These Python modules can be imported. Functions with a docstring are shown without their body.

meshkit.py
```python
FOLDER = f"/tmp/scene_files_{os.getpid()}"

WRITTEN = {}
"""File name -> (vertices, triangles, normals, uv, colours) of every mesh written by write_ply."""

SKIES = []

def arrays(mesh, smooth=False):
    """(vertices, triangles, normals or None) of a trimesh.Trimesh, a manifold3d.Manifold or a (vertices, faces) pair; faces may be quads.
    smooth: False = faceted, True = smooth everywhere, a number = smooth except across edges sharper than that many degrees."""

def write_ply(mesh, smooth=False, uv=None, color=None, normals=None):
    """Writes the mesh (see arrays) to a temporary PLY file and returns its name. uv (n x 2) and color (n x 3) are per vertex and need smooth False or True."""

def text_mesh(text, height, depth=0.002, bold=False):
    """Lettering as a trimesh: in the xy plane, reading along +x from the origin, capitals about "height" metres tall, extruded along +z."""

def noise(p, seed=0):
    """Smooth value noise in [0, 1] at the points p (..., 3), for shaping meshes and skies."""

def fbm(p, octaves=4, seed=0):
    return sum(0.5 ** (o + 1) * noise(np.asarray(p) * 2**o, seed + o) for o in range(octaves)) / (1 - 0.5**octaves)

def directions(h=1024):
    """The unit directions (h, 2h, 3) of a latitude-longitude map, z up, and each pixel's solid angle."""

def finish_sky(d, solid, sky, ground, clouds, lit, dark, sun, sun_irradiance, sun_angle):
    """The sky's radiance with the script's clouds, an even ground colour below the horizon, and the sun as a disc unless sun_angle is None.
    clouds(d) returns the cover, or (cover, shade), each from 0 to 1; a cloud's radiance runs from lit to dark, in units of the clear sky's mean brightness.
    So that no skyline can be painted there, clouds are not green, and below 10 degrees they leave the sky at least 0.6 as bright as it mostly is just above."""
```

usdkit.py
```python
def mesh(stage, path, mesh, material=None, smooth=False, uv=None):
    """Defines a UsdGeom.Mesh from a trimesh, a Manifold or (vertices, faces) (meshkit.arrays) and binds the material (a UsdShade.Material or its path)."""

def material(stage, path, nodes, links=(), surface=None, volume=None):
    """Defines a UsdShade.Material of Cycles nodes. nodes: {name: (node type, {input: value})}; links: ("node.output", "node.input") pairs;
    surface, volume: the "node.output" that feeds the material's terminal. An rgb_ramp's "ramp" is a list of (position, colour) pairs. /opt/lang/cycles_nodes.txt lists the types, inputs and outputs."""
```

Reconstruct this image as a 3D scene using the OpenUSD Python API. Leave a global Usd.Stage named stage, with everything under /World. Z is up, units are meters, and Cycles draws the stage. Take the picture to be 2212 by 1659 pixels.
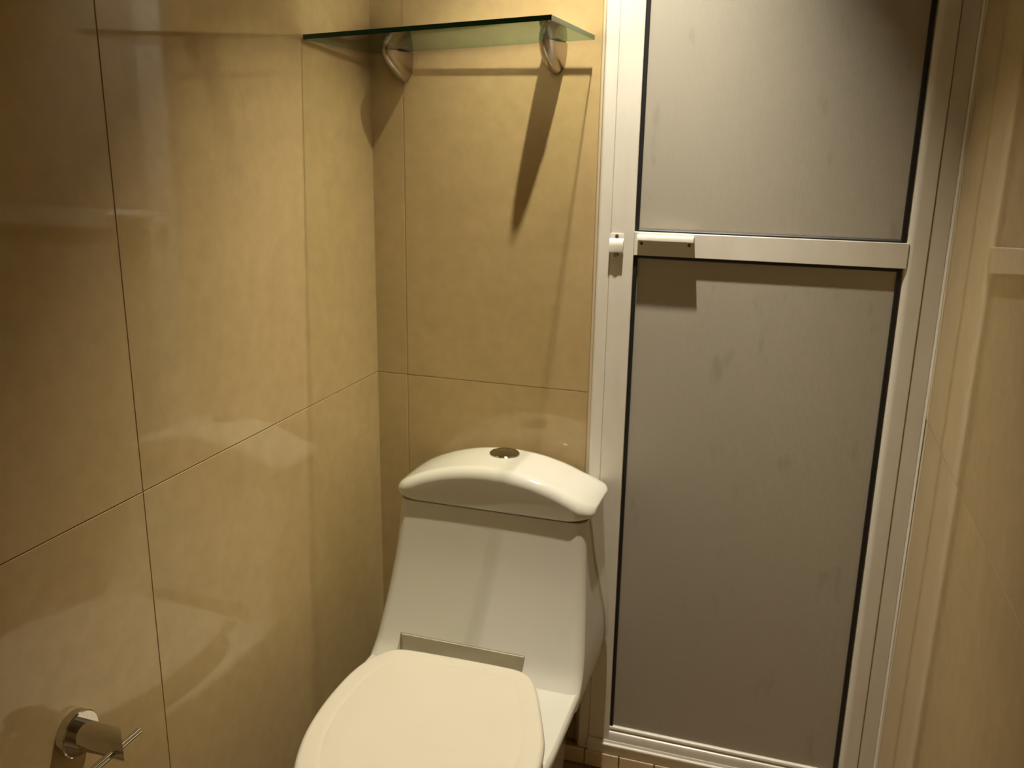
import math, random
import numpy as np
import trimesh, manifold3d as m3
from scipy.interpolate import CubicSpline
from shapely.geometry import Polygon
from pxr import Usd, UsdGeom, Gf, Sdf
import usdkit, meshkit

random.seed(7)
stage = Usd.Stage.CreateInMemory()
UsdGeom.SetStageUpAxis(stage, UsdGeom.Tokens.z)
UsdGeom.SetStageMetersPerUnit(stage, 1.0)
WORLD = UsdGeom.Xform.Define(stage, '/World')
UsdGeom.Scope.Define(stage, '/World/Looks')

# ------------------------------------------------------------------ camera, light level
F_PX = 1898.1
cam = UsdGeom.Camera.Define(stage, '/World/camera')
cam.CreateHorizontalApertureAttr(36.0)
cam.CreateVerticalApertureAttr(27.0)
cam.CreateFocalLengthAttr(36.0 * F_PX / 2212)
cam.CreateClippingRangeAttr(Gf.Vec2f(0.02, 50))
cam.CreateExposureAttr(0.0)
cam.CreateFStopAttr(8.0)          # focused short, on the roll holder: the rest is slightly soft, as in the photograph
cam.CreateFocusDistanceAttr(1.08)
CR, CU, CF = np.array([.9519, .3061, .0157]), np.array([-.0937, .2419, .9658]), np.array([-.2918, .9208, -.2589])
CR /= np.linalg.norm(CR); CF -= CR * (CF @ CR); CF /= np.linalg.norm(CF); CU = np.cross(CR, CF)
CP = np.array([.849, -1.70, 1.3448])
M = Gf.Matrix4d(1)
for i, (vec, w) in enumerate(((CR, 0), (CU, 0), (-CF, 0), (CP, 1))):
    M.SetRow(i, Gf.Vec4d(*map(float, vec), w))
cam.AddTransformOp().Set(M)

LAMP = (.552, -.256)          # the recessed ceiling lamp over the toilet
LAMP_POWER = 24800.0
LAMP_AIM = (-.036, -.025, -1.0)   # swivelled towards the toilet corner
LAMP_2, LAMP_2_POWER = (.55, -1.95), 6400.0   # the second spot, over the wash basin side behind the camera
LAMP_COLOR = (1.0, .91, .745)
CEIL = 2.31
W = 1.1037                    # right wall
FLOOR_BACK, ROOM_FRONT, SHOWER_END = 0.0, -2.40, .95

# ------------------------------------------------------------------ materials
L = '/World/Looks/'
def mat(name, nodes, links=(), surface=None, volume=None):
    return usdkit.material(stage, L + name, nodes, links, surface=surface, volume=volume)
def plain(name, color, rough=.4, **kw):
    return mat(name, {'p': ('principled_bsdf', dict(base_color=color, roughness=rough, **kw))}, surface='p.BSDF')

def marble(name, light, dark, vein, rough=.06, scale=1.0, vein_amount=.55):
    """polished cream marble: cloudy tone, faint streaks, a few thin dark veins; each tile is shifted by its own random number"""
    return mat(name, {
        'geo': ('geometry', {}), 'oi': ('object_info', {}),
        'off': ('combine_xyz', {}), 'mr': ('math', dict(math_type='multiply', value2=37.0)), 'mr2': ('math', dict(math_type='multiply', value2=91.0)),
        'add': ('mix_color', dict(blend_type='add', fac=1.0, use_clamp=False)),
        'cloud': ('noise_texture', dict(scale=3.2 * scale, detail=6.0, roughness=.6, distortion=.6)),
        'fine': ('noise_texture', dict(scale=34.0 * scale, detail=4.0, roughness=.6)),
        'warp': ('noise_texture', dict(scale=7.0 * scale, detail=3.0)),
        'wmix': ('mix_color', dict(blend_type='linear_light', fac=.10, use_clamp=False)),
        'vor': ('voronoi_texture', dict(scale=5.5 * scale, feature='distance_to_edge')),
        'vr': ('rgb_ramp', dict(ramp=[(0, (1, 1, 1)), (.006, (.6, .6, .6)), (.018, (0, 0, 0)), (1, (0, 0, 0))])),
        'gate': ('noise_texture', dict(scale=4.0 * scale, detail=2.0)),
        'gr': ('rgb_ramp', dict(ramp=[(0, (0, 0, 0)), (.56, (0, 0, 0)), (.72, (1, 1, 1)), (1, (1, 1, 1))])),
        'vg': ('mix_color', dict(blend_type='multiply', fac=1.0)),
        'va': ('mix_color', dict(blend_type='multiply', fac=1.0, b=(vein_amount,) * 3)),
        'ramp': ('rgb_ramp', dict(ramp=[(.25, dark), (.75, light)])),
        'fr': ('rgb_ramp', dict(ramp=[(.3, (.93, .93, .92)), (.7, (1.04, 1.04, 1.04))])),
        'tone': ('mix_color', dict(blend_type='multiply', fac=1.0, use_clamp=False)),
        'bw': ('rgb_to_bw', {}),
        'col': ('mix_color', dict(blend_type='mix', b=vein)),
        'p': ('principled_bsdf', dict(roughness=rough, ior=1.5)),
    }, [('oi.random', 'mr.value1'), ('oi.random', 'mr2.value1'), ('mr.value', 'off.x'), ('mr2.value', 'off.y'), ('mr.value', 'off.z'),
        ('geo.position', 'add.a'), ('off.vector', 'add.b'),
        ('add.result', 'cloud.vector'), ('add.result', 'fine.vector'), ('add.result', 'warp.vector'), ('add.result', 'gate.vector'),
        ('add.result', 'wmix.a'), ('warp.color', 'wmix.b'), ('wmix.result', 'vor.vector'), ('vor.distance', 'vr.fac'), ('gate.fac', 'gr.fac'),
        ('vr.color', 'vg.a'), ('gr.color', 'vg.b'), ('vg.result', 'va.a'), ('va.result', 'bw.color'),
        ('cloud.fac', 'ramp.fac'), ('fine.fac', 'fr.fac'), ('ramp.color', 'tone.a'), ('fr.color', 'tone.b'),
        ('tone.result', 'col.a'), ('bw.val', 'col.fac'), ('col.result', 'p.base_color')], surface='p.BSDF')

M_TILE = marble('wall_marble', (.475, .355, .175), (.415, .305, .145), (.26, .18, .085), vein_amount=.17)
M_FLOOR = marble('floor_marble', (.26, .17, .09), (.19, .12, .06), (.12, .07, .04), rough=.15)
M_CURB = marble('curb_marble', (.72, .58, .38), (.63, .50, .32), (.35, .25, .14), rough=.2, vein_amount=.2)
M_GROUT = plain('grout', (.30, .215, .105), .8)
M_PLASTER = plain('ceiling_plaster', (.72, .67, .57), .8)
M_PORC = plain('porcelain', (.575, .555, .48), .07, coat_weight=.3, coat_roughness=.03)
M_SEAT = plain('seat_plastic', (.565, .52, .41), .28)
M_CHROME = plain('chrome', (.62, .60, .57), .06, metallic=1.0)
M_BUTTON = plain('button_chrome', (.36, .36, .32), .08, metallic=1.0)
M_NICKEL = plain('satin_nickel', (.50, .45, .375), .25, metallic=1.0)
M_FRAME = mat('painted_aluminium', {
    'geo': ('geometry', {}), 'map': ('mapping', dict(scale=(1, 1, .25))), 'n': ('noise_texture', dict(scale=40.0, detail=3.0)),
    'r': ('rgb_ramp', dict(ramp=[(.3, (.68, .645, .565)), (.7, (.73, .695, .61))])),
    'p': ('principled_bsdf', dict(roughness=.32))},
    [('geo.position', 'map.vector'), ('map.vector', 'n.vector'), ('n.fac', 'r.fac'), ('r.color', 'p.base_color')], surface='p.BSDF')
M_HANDLE = plain('cream_plastic', (.66, .63, .55), .3)
M_RUBBER = plain('black_rubber', (.006, .005, .005), .55)
M_CAULK = plain('caulk', (.55, .46, .31), .5)
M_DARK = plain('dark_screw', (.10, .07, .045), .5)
M_EDGE = plain('green_glass_edge', (.007, .062, .028), .12)
M_EDGE2 = mat('polished_glass_edge', {'p': ('principled_bsdf', dict(base_color=(.26, .26, .18), roughness=.25)), 't': ('transparent_bsdf', dict(color=(.80, .86, .76))), 'x': ('mix_closure', dict(fac=.42))},
    [('t.BSDF', 'x.closure1'), ('p.BSDF', 'x.closure2')], surface='x.closure')
M_GLASS = mat('shelf_glass', {'t': ('transparent_bsdf', dict(color=(.968, .978, .940))), 'g': ('glossy_bsdf', dict(color=(1, 1, 1), roughness=.0)),
    'f': ('fresnel', dict(IOR=1.45)), 'x': ('mix_closure', {})},
    [('f.fac', 'x.fac'), ('t.BSDF', 'x.closure1'), ('g.BSDF', 'x.closure2')], surface='x.closure')
M_PANEL = mat('frosted_acrylic', {
    'geo': ('geometry', {}), 'sx': ('separate_xyz', {}),
    'ms': ('math', dict(math_type='multiply', value2=1500.0)), 'si': ('math', dict(math_type='sine')),
    'bump': ('bump', dict(strength=.10, distance=.0004)),
    'map': ('mapping', dict(scale=(30, 30, 10))), 'sm': ('noise_texture', dict(scale=1.0, detail=2.0, roughness=.5)),
    'sr': ('rgb_ramp', dict(ramp=[(0, (.50, .465, .385)), (.66, (.50, .465, .385)), (.76, (.42, .39, .32)), (1, (.37, .34, .28))])),
    'p': ('principled_bsdf', dict(roughness=.42, specular_ior_level=.35)), 'tl': ('translucent_bsdf', dict(color=(.45, .41, .34))), 'x': ('mix_closure', dict(fac=.22))},
    [('geo.position', 'sx.vector'), ('sx.x', 'ms.value1'), ('ms.value', 'si.value1'), ('si.value', 'bump.height'), ('bump.normal', 'p.normal'),
     ('geo.position', 'map.vector'), ('map.vector', 'sm.vector'), ('sm.fac', 'sr.fac'), ('sr.color', 'p.base_color'),
     ('p.BSDF', 'x.closure1'), ('tl.BSDF', 'x.closure2')], surface='x.closure')
M_LAMP = mat('lamp_glow', {'e': ('emission', dict(color=LAMP_COLOR, strength=LAMP_POWER))}, surface='e.emission')
M_LAMP_2 = mat('lamp_glow_dim', {'e': ('emission', dict(color=LAMP_COLOR, strength=LAMP_2_POWER))}, surface='e.emission')
M_BAFFLE = plain('lamp_baffle', (.05, .05, .05), .5)
M_TRIM = plain('lamp_trim', (.75, .73, .70), .35)

# ------------------------------------------------------------------ helpers
_used = {}
def _path(name, parent):
    base = str(parent.GetPath()) if parent is not None else '/World'
    k = _used.get((base, name), 0); _used[(base, name)] = k + 1
    return f'{base}/{name}' + (f'_{k:03d}' if k else '')
def obj(name, mesh, m, parent=None, smooth=30, label=None):
    p = usdkit.mesh(stage, _path(name, parent), mesh, m, smooth=smooth).GetPrim()
    if label: p.SetCustomDataByKey('label', label)
    return p
def thing(name, label=None, cat=None, kind=None, group=None, loc=(0, 0, 0)):
    x = UsdGeom.Xform.Define(stage, _path(name, None))
    if any(loc): x.AddTranslateOp().Set(Gf.Vec3d(*map(float, loc)))
    p = x.GetPrim()
    for k, v in (('label', label), ('category', cat), ('kind', kind), ('group', group)):
        if v: p.SetCustomDataByKey(k, v)
    return p

def box(x0, x1, y0, y1, z0, z1, c=0.0):
    """a box with chamfered edges"""
    if c <= 0:
        return trimesh.creation.box(bounds=[[x0, y0, z0], [x1, y1, z1]])
    pts = []
    for dx, dy, dz in ((0, c, c), (c, 0, c), (c, c, 0)):
        for x in (x0 + dx, x1 - dx):
            for y in (y0 + dy, y1 - dy):
                for z in (z0 + dz, z1 - dz):
                    pts.append((x, y, z))
    return trimesh.convex.convex_hull(np.array(pts))
def cat_(*ms): return trimesh.util.concatenate(ms)
def man(mesh):
    return m3.Manifold(m3.Mesh(np.asarray(mesh.vertices, np.float32), np.asarray(mesh.faces, np.uint32)))
def tri(mf):
    q = mf.to_mesh(); return trimesh.Trimesh(q.vert_properties[:, :3], q.tri_verts, process=False)
def loft(sections):
    """sections: (k, n, 3) closed rings of equal n, bottom to top -> closed mesh"""
    S = np.asarray(sections, float); k, n, _ = S.shape
    v = [S.reshape(-1, 3)]; f = []
    for i in range(k - 1):
        a = i * n + np.arange(n); b = i * n + (np.arange(n) + 1) % n
        f += list(np.stack([a, b, b + n], 1)) + list(np.stack([a, b + n, a + n], 1))
    c0, c1 = k * n, k * n + 1
    v += [S[0].mean(0)[None], S[-1].mean(0)[None]]
    a = np.arange(n); b = (a + 1) % n
    f += list(np.stack([b, a, np.full(n, c0)], 1)) + list(np.stack([a + (k - 1) * n, b + (k - 1) * n, np.full(n, c1)], 1))
    m = trimesh.Trimesh(np.vstack(v), np.array(f), process=False)
    if m.volume < 0: m.invert()
    return m
def prism_x(profile_yz, x0, x1):
    """extrudes a (y, z) outline along x"""
    m = trimesh.creation.extrude_polygon(Polygon(profile_yz), x1 - x0, engine='earcut')
    v = m.vertices; m.vertices = np.stack([x0 + v[:, 2], v[:, 0], v[:, 1]], 1); m.fix_normals()
    return m
def prism_z(profile_xy, z0, z1):
    m = trimesh.creation.extrude_polygon(Polygon(profile_xy), z1 - z0, engine='earcut'); m.apply_translation([0, 0, z0]); return m
def lathe(profile, axis='z', at=(0, 0, 0), n=48):
    m = trimesh.creation.revolve(np.array(profile, float), sections=n)
    if m.volume < 0: m.invert()
    if axis == 'x': m.apply_transform(trimesh.transformations.rotation_matrix(math.pi / 2, [0, 1, 0]))
    if axis == '-y': m.apply_transform(trimesh.transformations.rotation_matrix(math.pi / 2, [1, 0, 0]))
    m.apply_translation(at); return m
def rounded(x0, x1, y0, y1, r, n=6):
    """rounded rectangle outline; r = (front-left, front-right, back-right, back-left) in the order of the walk"""
    out = []
    for (cx, cy, a0), rr in zip(((x0, y0, 180), (x1, y0, 270), (x1, y1, 0), (x0, y1, 90)), r):
        sx, sy = (1 if cx == x0 else -1), (1 if cy == y0 else -1)
        for i in range(n + 1):
            a = math.radians(a0 + 90 * i / n)
            out.append((cx + sx * rr + rr * math.cos(a), cy + sy * rr + rr * math.sin(a)))
    return out

# ------------------------------------------------------------------ room shell
GAP = .0015
def tiled_wall(name, plane, at, sgn, us, zs, thick=.09, tilt=None, label=None):
    """plane 'x' or 'y': wall face at x=at / y=at, facing sgn; us, zs the joint positions. Slab behind and one mesh per marble tile."""
    w = thing(name, kind='structure', label=label)
    face, back = at - sgn * .0010, at - sgn * thick
    lo, hi = min(face, back), max(face, back)
    slab = box(lo, hi, us[0], us[-1], zs[0], zs[-1]) if plane == 'x' else box(us[0], us[-1], lo, hi, zs[0], zs[-1])
    obj('grout_bed', slab, M_GROUT, w, smooth=False)
    rng = random.Random(name)
    for i in range(len(us) - 1):
        for j in range(len(zs) - 1):
            u0, u1, z0, z1 = us[i] + GAP / 2 - (.0015 if us[i] == 0 else 0), us[i + 1] - GAP / 2 + (.0015 if us[i + 1] == 0 else 0), zs[j] + GAP / 2, zs[j + 1] - GAP / 2
            a, b = sorted((at, at - sgn * .0065))
            t = box(a, b, u0, u1, z0, z1, .0006) if plane == 'x' else box(u0, u1, a, b, z0, z1, .0006)
            c = t.bounds.mean(0)
            ax = [0, 1, 0] if plane == 'x' else [1, 0, 0]
            t.apply_transform(trimesh.transformations.rotation_matrix((tilt or {}).get((i, j), rng.uniform(-.0007, .0007)), ax, c))
            t.apply_transform(trimesh.transformations.rotation_matrix(rng.uniform(-.0004, .0004), [0, 0, 1], c))
            obj('tile', t, M_TILE, w, smooth=False)
    return w
ZJ = [0, .865, 1.73, CEIL]
tiled_wall('wall_left', 'x', 0.0, 1, [ROOM_FRONT, -1.496, -.748, 0.0], ZJ, label='polished beige marble wall on the left, beside the toilet')
tiled_wall('wall_back', 'y', 0.0, -1, [0.0, .0706, .4745], ZJ, label='narrow beige marble wall behind the toilet')
tiled_wall('wall_right', 'x', W, -1, [ROOM_FRONT, -1.15, 0.02], [0, .884, 1.75, CEIL], tilt={(1, 0): .0016, (1, 1): .0}, label='polished beige marble wall right of the shower door')
w = thing('wall_front', kind='structure')
obj('panelling', box(-.09, W + .09, ROOM_FRONT - .09, ROOM_FRONT, 0, CEIL), M_PLASTER, w, smooth=False)
w = thing('wall_shower', kind='structure')
obj('plaster', cat_(box(-.09, W + .09, SHOWER_END, SHOWER_END + .09, 0, CEIL), box(-.09, 0, .091, SHOWER_END, 0, CEIL), box(W, W + .09, .021, SHOWER_END, 0, CEIL)), M_TILE, w, smooth=False)
fl = thing('floor', kind='structure')
obj('grout_bed', box(-.09, W + .09, ROOM_FRONT - .09, SHOWER_END + .09, -.08, -.0015), M_GROUT, fl, smooth=False)
xs = [0, .33, .73, W]; ys = [ROOM_FRONT, -2.02, -1.62, -1.22, -.82, -.42, -.022]
for i in range(3):
    for j in range(6):
        obj('tile', box(xs[i] + .0012, xs[i + 1] - .0012, ys[j] + .0012, ys[j + 1] - .0012, -.006, 0, .0006), M_FLOOR, fl, smooth=False)
obj('shower_pan', box(0, W, .09, SHOWER_END, -.0014, .005), M_FLOOR, fl, smooth=False)
# ceiling with the holes of the two swivel spots
hole = lambda at: man(trimesh.creation.cylinder(radius=.050, height=.4, sections=48, transform=trimesh.transformations.translation_matrix([*at, CEIL])))
ce = tri(man(box(-.09, W + .09, ROOM_FRONT - .09, SHOWER_END + .09, CEIL, CEIL + .16)) - hole(LAMP) - hole(LAMP_2))
cp = obj('ceiling', ce, M_PLASTER, smooth=False); cp.SetCustomDataByKey('kind', 'structure')
# recessed lamps: a glowing disc deep in a swivelling can, so that the rim of the can cuts the beam off
def downlight(at, aim, m_lamp, label):
    dl = thing('downlight', label, 'ceiling light', group='recessed ceiling spots', loc=(*at, CEIL))
    a = -np.array(aim, float); a /= np.linalg.norm(a)
    T = np.eye(4); ax = np.cross([0, 0, 1], a); sn = np.linalg.norm(ax)
    if sn > 1e-6: T = trimesh.transformations.rotation_matrix(math.asin(sn), ax)
    T[2, 3] = .004
    D = .080
    for name, prof, m in (('can', [(.036, 0), (.0362, D), (0, D + .001), (0, D + .004), (.038, D + .004), (.038, 0), (.036, 0)], M_BAFFLE),
                          ('lamp', [(0, D - .006), (.014, D - .006), (.014, D - .002), (0, D - .002)], m_lamp)):
        g = lathe(prof); g.apply_transform(T); obj(name, g, m, dl)
    obj('trim_ring', lathe([(.0465, .0), (.0465, -.002), (.050, -.004), (.058, -.002), (.0595, -.0002), (.0465, 0)]), M_TRIM, dl)
    return dl
downlight(LAMP, LAMP_AIM, M_LAMP, 'small round recessed spotlight in the ceiling above the toilet')
downlight(LAMP_2, (0, 0, -1), M_LAMP_2, 'second recessed spotlight in the ceiling at the far front of the room')

# ------------------------------------------------------------------ shower kerb, door frame and door
kb = thing('shower_curb', 'low threshold faced with a row of pale cream tiles under the shower door', 'shower curb')
obj('curb_body', box(.400, W - .002, -.023, .085, 0, .0405), M_GROUT, kb, smooth=False)
e = .5042
edges = [.400, .4257, e] + [e + .0785 * k for k in range(1, 8)] + [W - .002]
edges = [q for q in edges if q <= W - .001]
for a, b in zip(edges[:-1], edges[1:]):
    if b - a > .006:
        obj('tile', box(a + .0013, b - .0013, -.0285, -.0225, .0025, .0400, .0008), M_CURB, kb, smooth=False)

TOP = 2.02
sd = thing('shower_door', 'white aluminium framed shower door with two grey frosted panels and a pull handle', 'shower door')
FY, BY, PY = -.020, .012, -.0115            # front of the frame, back, panel face
JL0, JL1, SL0, SL1 = .4835, .5101, .5106, .5560
SR0, SR1, JR0, JR1 = 1.0325, 1.0700, 1.0706, W - .0042
jl = rounded(JL0, JL1, FY, BY + .01, (.0075, .001, .001, .001), 8)
obj('jamb', prism_z(jl, .0405, TOP + .04), M_FRAME, sd)
jr = rounded(JR0, JR1, FY + .0015, BY + .01, (.0025, .001, .001, .001), 6)
obj('jamb', prism_z(jr, .0405, TOP + .04), M_FRAME, sd)
obj('header', box(JL1 + .0002, JR0 - .0002, FY, BY, TOP + .002, TOP + .04, .001), M_FRAME, sd)
track = [(BY + .01, .041), (BY + .01, .060), (-.016, .0605), (-.019, .073), (-.023, .0735), (-.0240, .0680), (-.0270, .0675), (-.0285, .0660), (-.0285, .0630), (-.0270, .0615), (-.0255, .0600), (-.0250, .041)]
obj('threshold_track', prism_x(track, JL1 + .0002, JR0 - .0002), M_FRAME, sd)
obj('stile', prism_z(rounded(SL0, SL1, FY - .0005, BY, (.0012, .0012, .001, .001), 4), .0745, TOP), M_FRAME, sd)
obj('stile', prism_z(rounded(SR0, SR1, FY, BY, (.0150, .0015, .001, .001), 10), .0745, TOP), M_FRAME, sd)
RU, RL = 1.1955, 1.1515                      # middle rail
obj('rail', box(SL1 + .0002, SR0 + .006, FY + .0002, BY, RL, RU, .0005), M_FRAME, sd)
obj('rail', box(SL1 + .0002, SR0 + .006, FY + .0002, BY, TOP - .045, TOP, .0012), M_FRAME, sd)
brail = [(BY, .0745), (BY, .1070), (-.0125, .1075), (-.0165, .1055), (-.0172, .1010), (-.0140, .0990), (-.0140, .0960), (-.0185, .0935), (-.0205, .0890), (-.0205, .0745)]
obj('rail', prism_x(brail, SL1 + .0002, SR0 + .006), M_FRAME, sd)
def panel(z0, z1, sides):
    p = obj('panel', box(SL1 + .0003, SR0 - .0003, PY, PY + .004, z0 + .0003, z1 - .0003), M_PANEL, sd, smooth=False)
    g = []
    gl, gr = .0075, .0078
    g.append(prism_z(rounded(SL1 + .0003, SL1 + gl, PY - .004, PY - .0002, (.001, .002, .0005, .0005), 4), z0, z1))
    g.append(prism_z(rounded(SR0 - gr, SR0 - .0003, PY - .004, PY - .0002, (.002, .001, .0005, .0005), 4), z0, z1))
    if 'bottom' in sides: g.append(prism_x([(PY - .0002, z0 + .0003), (PY - .0002, z0 + .0055), (PY - .0025, z0 + .005), (PY - .004, z0 + .003), (PY - .004, z0 + .0003)], SL1 + gl, SR0 - gr))
    if 'top' in sides: g.append(prism_x([(PY - .0002, z1 - .0003), (PY - .0002, z1 - .0070), (PY - .003, z1 - .0065), (PY - .004, z1 - .005), (PY - .004, z1 - .0003)], SL1 + gl, SR0 - gr))
    obj('gasket', cat_(*g), M_RUBBER, p, label='black rubber gasket')
panel(RU, TOP - .045, ('bottom', 'top'))
panel(.1075, RL, ('top',))
# pull handle: screwed plate under a rounded lip
hx0, hx1 = .5635, .6690
hp = [(FY, 1.1520), (FY, 1.1905), (FY - .0100, 1.1910), (FY - .0135, 1.1895), (FY - .0150, 1.1865), (FY - .0152, 1.1815), (FY - .0130, 1.1810), (FY - .0122, 1.1850), (FY - .0100, 1.1870), (FY - .0030, 1.1870), (FY - .0025, 1.1855), (FY - .0025, 1.1520)]
hd = obj('handle', prism_x(hp, hx0, hx1), M_HANDLE, sd, label='cream pull handle')
for x in (hx0 + .0075, hx1 - .0085):
    obj('screw', lathe([(0, 0), (.0032, 0), (.0030, .0012), (.0015, .0016), (0, .0017)], '-y', (x, FY - .0025, 1.1745), 16), M_DARK, hd)
# catch on the stile
cx = .5232
cps = [(FY - .0005, 1.1535), (FY - .0005, 1.1905), (FY - .0022, 1.1905), (FY - .0030, 1.1815), (FY - .0060, 1.1790), (FY - .0082, 1.1745), (FY - .0090, 1.1690), (FY - .0090, 1.1565), (FY - .0080, 1.1545), (FY - .0045, 1.1545), (FY - .0035, 1.1535)]
lt = obj('latch', tri(man(prism_x(cps, cx - .0135, cx + .0135)) ^ man(box(cx - .0135, cx + .0135, FY - .03, FY + .0, 1.15, 1.192, .003).apply_translation([0, .003, 0]))), M_HANDLE, sd, label='small cream door catch')
obj('screw', lathe([(0, 0), (.0036, 0), (.0034, .0010), (0, .0014)], '-y', (cx, FY - .0024, 1.1862), 16), M_DARK, lt)
obj('roller', lathe([(0, 0), (.0045, 0), (.0045, .0070), (0, .0075)], '-y', (cx, FY - .0010, 1.1510), 20), M_DARK, lt)
# caulk along the jambs
ck = thing('trim_1', kind='structure')
obj('caulk', prism_z([(.4752, .001), (.4752, -.0018), (.4765, -.0032), (.4832, -.0045), (.4832, .02), (.4752, .02)], .0405, CEIL - .001), M_CAULK, ck)
obj('caulk', prism_z([(JR1 + .0002, FY + .012), (JR1 + .0002, FY + .0020), (JR1 + .0012, FY + .0005), (JR1 + .0032, FY - .0020), (W - .0003, FY - .0025), (W - .0003, FY + .012)], .0405, TOP + .04), M_FRAME, ck)

# ------------------------------------------------------------------ one-piece toilet
XC = .331
tl = thing('toilet', 'white one-piece porcelain toilet with closed cream lid standing in the corner', 'toilet')
zz = np.array([.340, .366, .385, .40, .45, .50, .55, .60, .640, .6625])
yf = np.array([-.345, -.306, -.286, -.276, -.252, -.234, -.220, -.210, -.2035, -.2000])
hw = np.array([.2150, .2150, .2140, .2130, .2080, .2030, .1985, .1950, .1925, .1915])
zi = np.concatenate([np.linspace(.345, .41, 14), np.linspace(.42, .6625, 20)])
cy, cw = CubicSpline(zz, yf), CubicSpline(zz, hw)
secs = []
for z in zi:
    y0, hw_ = float(cy(z)), float(cw(z))
    ring = []
    for (x, y) in rounded(XC - hw_, XC + hw_, y0, -.0255, (.020, .020, .012, .012), 6):
        bow = .007 * (1 - ((x - XC) / hw_) ** 2) if y < (y0 + .03) else 0     # the front is very slightly bowed
        ring.append((x, y - bow, z))
    secs.append(ring)
tank = loft(secs)
def bowl_ring(z, half, front, back=-.030, fr=1.0):
    """skirted bowl: straight sides, elliptical front"""
    yc = -.46
    pts = []
    n = 40
    for i in range(n + 1):
        a = math.pi + math.pi * i / n
        c, s = math.cos(a), math.sin(a)
        pts.append((XC + half * np.sign(c) * abs(c) ** .92, yc + (yc - front) * s, z))
    for y in np.linspace(yc, back, 8)[1:-1]: pts.append((XC + half, y, z))
    pts += [(XC + half - .01, back, z), (XC - half + .01, back, z)]
    for y in np.linspace(back, yc, 8)[1:-1]: pts.append((XC - half, y, z))
    return pts
bz = [(0.0, .1350, -.640), (.010, .1380, -.645), (.06, .1390, -.650), (.14, .1430, -.668), (.20, .1530, -.690), (.25, .1690, -.715), (.29, .1880, -.738), (.32, .2020, -.753), (.340, .2115, -.760), (.355, .2150, -.763), (.363, .2130, -.761), (.367, .2080, -.756)]
sz = np.array([b[0] for b in bz]); ch, cf = CubicSpline(sz, [b[1] for b in bz]), CubicSpline(sz, [b[2] for b in bz])
lev = np.concatenate([np.linspace(0, .34, 26), [.346, .352, .357, .361, .3645, .367]])
bowl = loft([bowl_ring(z, float(np.interp(z, sz, [b[1] for b in bz]) if z > .34 else ch(z)), float(np.interp(z, sz, [b[2] for b in bz]) if z > .34 else cf(z))) for z in lev])
slot = box(.172, .4315, -.40, -.2660, .3675, .4085, .0008)
body = (man(tank) + man(bowl)) - man(slot)
obj('body', tri(body), M_PORC, tl, smooth=38)
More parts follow.
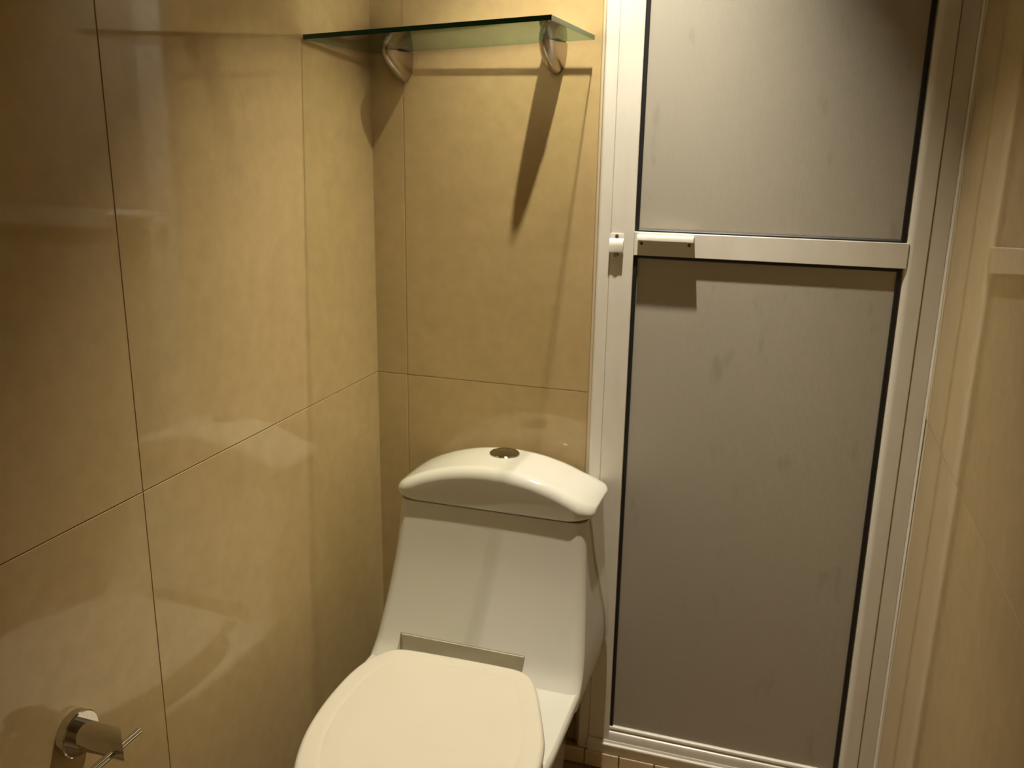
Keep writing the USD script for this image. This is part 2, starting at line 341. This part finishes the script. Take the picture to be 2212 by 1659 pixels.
# tank lid: arched loaf
def lid_mesh():
    x0, x1, y0, y1, zb = XC - .2045, XC + .2045, -.2085, -.0235, .6672
    nu, nv = 97, 65
    U, V = np.meshgrid(np.linspace(-1, 1, nu), np.linspace(-1, 1, nv))
    U = np.sin(U * math.pi / 2); V = np.sin(V * math.pi / 2)
    # plan: rounded rectangle of corner radius r, by squeezing the grid towards its corners
    a, b, r = (x1 - x0) / 2, (y1 - y0) / 2, .042
    X = U * a
    def half_depth(x):
        d = np.maximum(np.abs(x) - (a - r), 0)
        return b - r + np.sqrt(np.maximum(r * r - d * d, 0))
    Yh = half_depth(X); Y = V * Yh
    d_front, d_back = Y + Yh, Yh - Y
    u = np.abs(X) / a
    A = .0125 + .0620 * np.maximum(1 - u ** 2.05, 0) ** .92
    side = np.clip((a - np.abs(X)) / .026, 0, 1); A = (A + .008) * (.80 + .20 * np.sqrt(1 - (1 - side) ** 2))
    def fil(d, r): return np.sqrt(np.maximum(1 - (1 - np.clip(d / r, 0, 1)) ** 2, 0))
    rf = np.minimum(.021, A * .55); rb = np.minimum(.045, A * .85) * np.clip((a - np.abs(X)) / .05, .12, 1)
    Z = A - rf * (1 - fil(d_front, .022)) - rb * (1 - fil(d_back, .050))
    Z -= .004 * np.clip((Y + .02) / .10, 0, 1) ** 2
    Z = np.maximum(Z, .0070)
    top = np.stack([X, Y, Z], -1).reshape(-1, 3)
    n = nu * nv; f = []
    bot = np.stack([X * (1 - .016 / a), Y * (1 - .0025 / b), np.zeros_like(Z)], -1).reshape(-1, 3)
    for i in range(nv - 1):
        for j in range(nu - 1):
            p = i * nu + j; q = p + 1; s = p + nu; t = s + 1
            f += [(p, q, t), (p, t, s), (n + p, n + t, n + q), (n + p, n + s, n + t)]
    rim = [j for j in range(nu)] + [i * nu + nu - 1 for i in range(1, nv)] + [(nv - 1) * nu + j for j in range(nu - 2, -1, -1)] + [i * nu for i in range(nv - 2, 0, -1)]
    rim = np.array(rim); K = 6; rings = [rim]; extra = []
    for k in range(1, K):                       # the underside curls in at the two ends
        c = k / K * math.pi / 2
        w_in, h = 1 - math.cos(c), 1 - math.sin(c)
        P0, P1 = top[rim], bot[rim]
        e = P0.copy(); e[:, :2] = P0[:, :2] * (1 - w_in) + P1[:, :2] * w_in
        low = P0[:, 2]
        e[:, 2] = low * h
        rings.append(2 * n + sum(len(x) for x in extra) + np.arange(len(rim))); extra.append(e)
    rings.append(rim + n)
    for r0, r1 in zip(rings[:-1], rings[1:]):
        for k in range(len(rim)):
            k2 = (k + 1) % len(rim)
            f += [(r0[k], r1[k], r1[k2]), (r0[k], r1[k2], r0[k2])]
    bot = np.vstack([bot] + extra)
    m = trimesh.Trimesh(np.vstack([top, bot]), np.array(f), process=True); m.update_faces(m.nondegenerate_faces()); m.fix_normals()
    m.apply_translation([(x0 + x1) / 2, (y0 + y1) / 2, zb]); return m
LID = lid_mesh()
ld = obj('tank_lid', LID, M_PORC, tl, smooth=50)
bxy = (.3300, -.104)
bzt = float(LID.vertices[np.argmin(np.hypot(LID.vertices[:, 0] - bxy[0], LID.vertices[:, 1] - bxy[1]) - LID.vertices[:, 2] * .5)][2])
bt = obj('flush_button', lathe([(0, -.004), (.0305, -.004), (.0305, .0016), (.0290, .0028), (.0275, .0024), (.0268, .0016), (.022, .0030), (.012, .0040), (0, .0044)], 'z', (*bxy, bzt)), M_BUTTON, ld, label='round chrome flush button')
# neck gasket gap between lid and tank
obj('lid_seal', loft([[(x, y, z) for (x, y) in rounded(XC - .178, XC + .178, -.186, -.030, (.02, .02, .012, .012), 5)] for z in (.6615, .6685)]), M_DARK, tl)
obj('hinge_cover', box(.1728, .4307, -.2745, -.2662, .3678, .4075, .0012), M_SEAT, tl, label='cream strip covering the seat hinge')
# closed seat cover: outline measured on its plane
po = np.array([(.190, -.344), (.2300, -.334), (.290, -.3310), (.373, -.3295), (.425, -.3300), (.450, -.3350), (.471, -.352), (.495, -.397), (.5235, -.469), (.539, -.514), (.5470, -.558), (.5490, -.600), (.543, -.650), (.525, -.700), (.492, -.745), (.444, -.778), (.385, -.793), (.322, -.790), (.265, -.772), (.221, -.743), (.191, -.706), (.170, -.656), (.157, -.609), (.1490, -.555), (.1460, -.500), (.1485, -.437), (.1620, -.383)])
tt = np.arange(len(po) + 1); cs = CubicSpline(tt, np.vstack([po, po[:1]]), bc_type='periodic')
OUT = cs(np.linspace(0, len(po), 160, endpoint=False))
CEN = np.array([.345, -.545])
def shell(rings):
    return loft([np.column_stack([CEN[0] + (OUT[:, 0] - CEN[0]) * s, CEN[1] + (OUT[:, 1] - CEN[1]) * s, np.full(len(OUT), z)]) for s, z in rings])
z0 = .3985
cover = shell([(.955, z0), (.985, z0 + .0005), (.997, z0 + .004), (1.0, z0 + .0085), (.998, z0 + .0125), (.990, z0 + .0165), (.975, z0 + .0192), (.955, z0 + .0206), (.90, z0 + .0216), (.845, z0 + .0222), (.825, z0 + .0222), (.815, z0 + .0213), (.805, z0 + .0213), (.78, z0 + .0226), (.6, z0 + .0243), (.4, z0 + .0254), (.2, z0 + .026), (.03, z0 + .0262)])
sc = obj('seat_cover', cover, M_SEAT, tl, smooth=60, label='closed cream plastic lid')
obj('seat_ring', shell([(.93, .3725), (.965, .3735), (.982, .379), (.985, .386), (.980, .393), (.968, .3975), (.93, .3978)]), M_SEAT, tl, smooth=50)
for hx in (.200, .365):
    obj('hinge', box(hx, hx + .04, -.350, -.2900, .3680, .380, .002), M_SEAT, tl)

# ------------------------------------------------------------------ glass shelf on two clamps
sh = thing('glass_shelf', 'clear glass wall shelf with dark green front edge above the toilet', 'shelf')
P, Q, R, B = np.array([.004, -.2645, 1.5295]), np.array([.4555, -.2860, 1.5468]), np.array([.4635, -.0155, 1.5478]), np.array([.0165, -.0105, 1.5305])
t8 = np.array([0, 0, .0080])
def slab8(p, q, r, b):
    v = np.array([p - t8, q - t8, r - t8, b - t8, p, q, r, b])
    f = [(0, 2, 1), (0, 3, 2), (4, 5, 6), (4, 6, 7), (0, 1, 5), (0, 5, 4), (1, 2, 6), (1, 6, 5), (2, 3, 7), (2, 7, 6), (3, 0, 4), (3, 4, 7)]
    return trimesh.Trimesh(v, np.array(f), process=False)
ex, ey = (Q - P) / np.linalg.norm(Q - P), (R - Q) / np.linalg.norm(R - Q)
i1 = .0016
obj('pane', slab8(P + ex * i1 + ey * i1, Q - ex * i1 + ey * i1, R - ex * i1 - ey * i1, B + ex * i1 - ey * i1), M_GLASS, sh, smooth=False)
def strip(a, b, inward, m, name, label):
    o = inward * (i1 - .0001)
    v = np.array([a - t8, b - t8, b + o - t8, a + o - t8, a, b, b + o, a + o]); c = .0006
    obj(name, trimesh.convex.convex_hull(v), m, sh, smooth=False, label=label)
strip(P, Q, ey, M_EDGE, 'front_edge', 'dark green polished front edge')
strip(Q + ey * i1, R - ey * i1, -ex, M_EDGE2, 'side_edge', None)
strip(P + ey * i1, B - ey * i1, ex, M_EDGE, 'side_edge', None)
strip(B, R, -ey, M_EDGE, 'rear_edge', None)
def jaw(cx, z_glass, up, height, depth, hw):
    """half-egg jaw of a clamp: flat against the glass, growing out of the wall"""
    rings = []
    for k in range(15):
        t = k / 14; t = 1 - (1 - t) ** 1.4
        p = max(depth * (1 - t ** 1.55) ** .75, .003)
        h = max(hw * (1 - t ** 3.2) ** .55, .002)
        ring = []
        for i in range(25):
            a = math.pi * i / 24
            y = p * math.sin(a) ** .9
            ring.append((cx + h * math.cos(a) - .09 * y, -y, z_glass + up * height * t))
        ring.append((cx - h, 0, z_glass + up * height * t)); ring.append((cx + h, 0, z_glass + up * height * t))
        rings.append(ring)
    m = loft(rings); m.merge_vertices(); m.update_faces(m.nondegenerate_faces()); m.fix_normals(); return m
for (cx_, where) in ((.0735, 'left'), (.3880, 'right')):
    zt = float(P[2] + (Q[2] - P[2]) * (cx_ - P[0]) / (Q[0] - P[0])) + .0004
    br = thing('shelf_bracket', f'satin nickel clamp bracket holding the {where} end of the glass shelf', 'bracket', group='clamp brackets of the glass shelf')
    obj('lower_jaw', jaw(cx_, zt - .0084, -1, .0560, .0765, .0205), M_NICKEL, br, smooth=50)
    obj('upper_jaw', jaw(cx_, zt + .0006, 1, .0300, .069, .0190), M_NICKEL, br, smooth=50)
    obj('rubber_pad', box(cx_ - .0165, cx_ + .0165, -.050, -.016, zt - .0095, zt - .0083), M_RUBBER, br, smooth=False)

# ------------------------------------------------------------------ toilet roll holder on the left wall
hc = np.array([0, -.9185, .5905])
ph = thing('toilet_roll_holder', 'empty chrome toilet roll holder with a thin bar fixed to the left wall', 'toilet roll holder')
obj('wall_plate', lathe([(0, .0002), (.0305, .0002), (.0310, .002), (.0310, .0125), (.0295, .0142), (0, .0142)], 'x', hc, 64), M_CHROME, ph, smooth=35)
arm = man(lathe([(0, .0143), (.0192, .0143), (.0192, .125), (0, .125)], 'x', hc, 64))
arm = arm.trim_by_plane((-1 / 2 ** .5, -1 / 2 ** .5, 0), (-.0985 - (hc[1] - .0192)) / 2 ** .5)      # mitred end, facing the toilet
obj('arm', tri(arm), M_CHROME, ph, smooth=35)
rod = lathe([(0, 0), (.0042, 0), (.0047, .0006), (.0047, .1794), (.0042, .18), (0, .18)], '-y', (.0800, -.8880, .5905), 32)
obj('bar', rod, M_CHROME, ph, smooth=35)
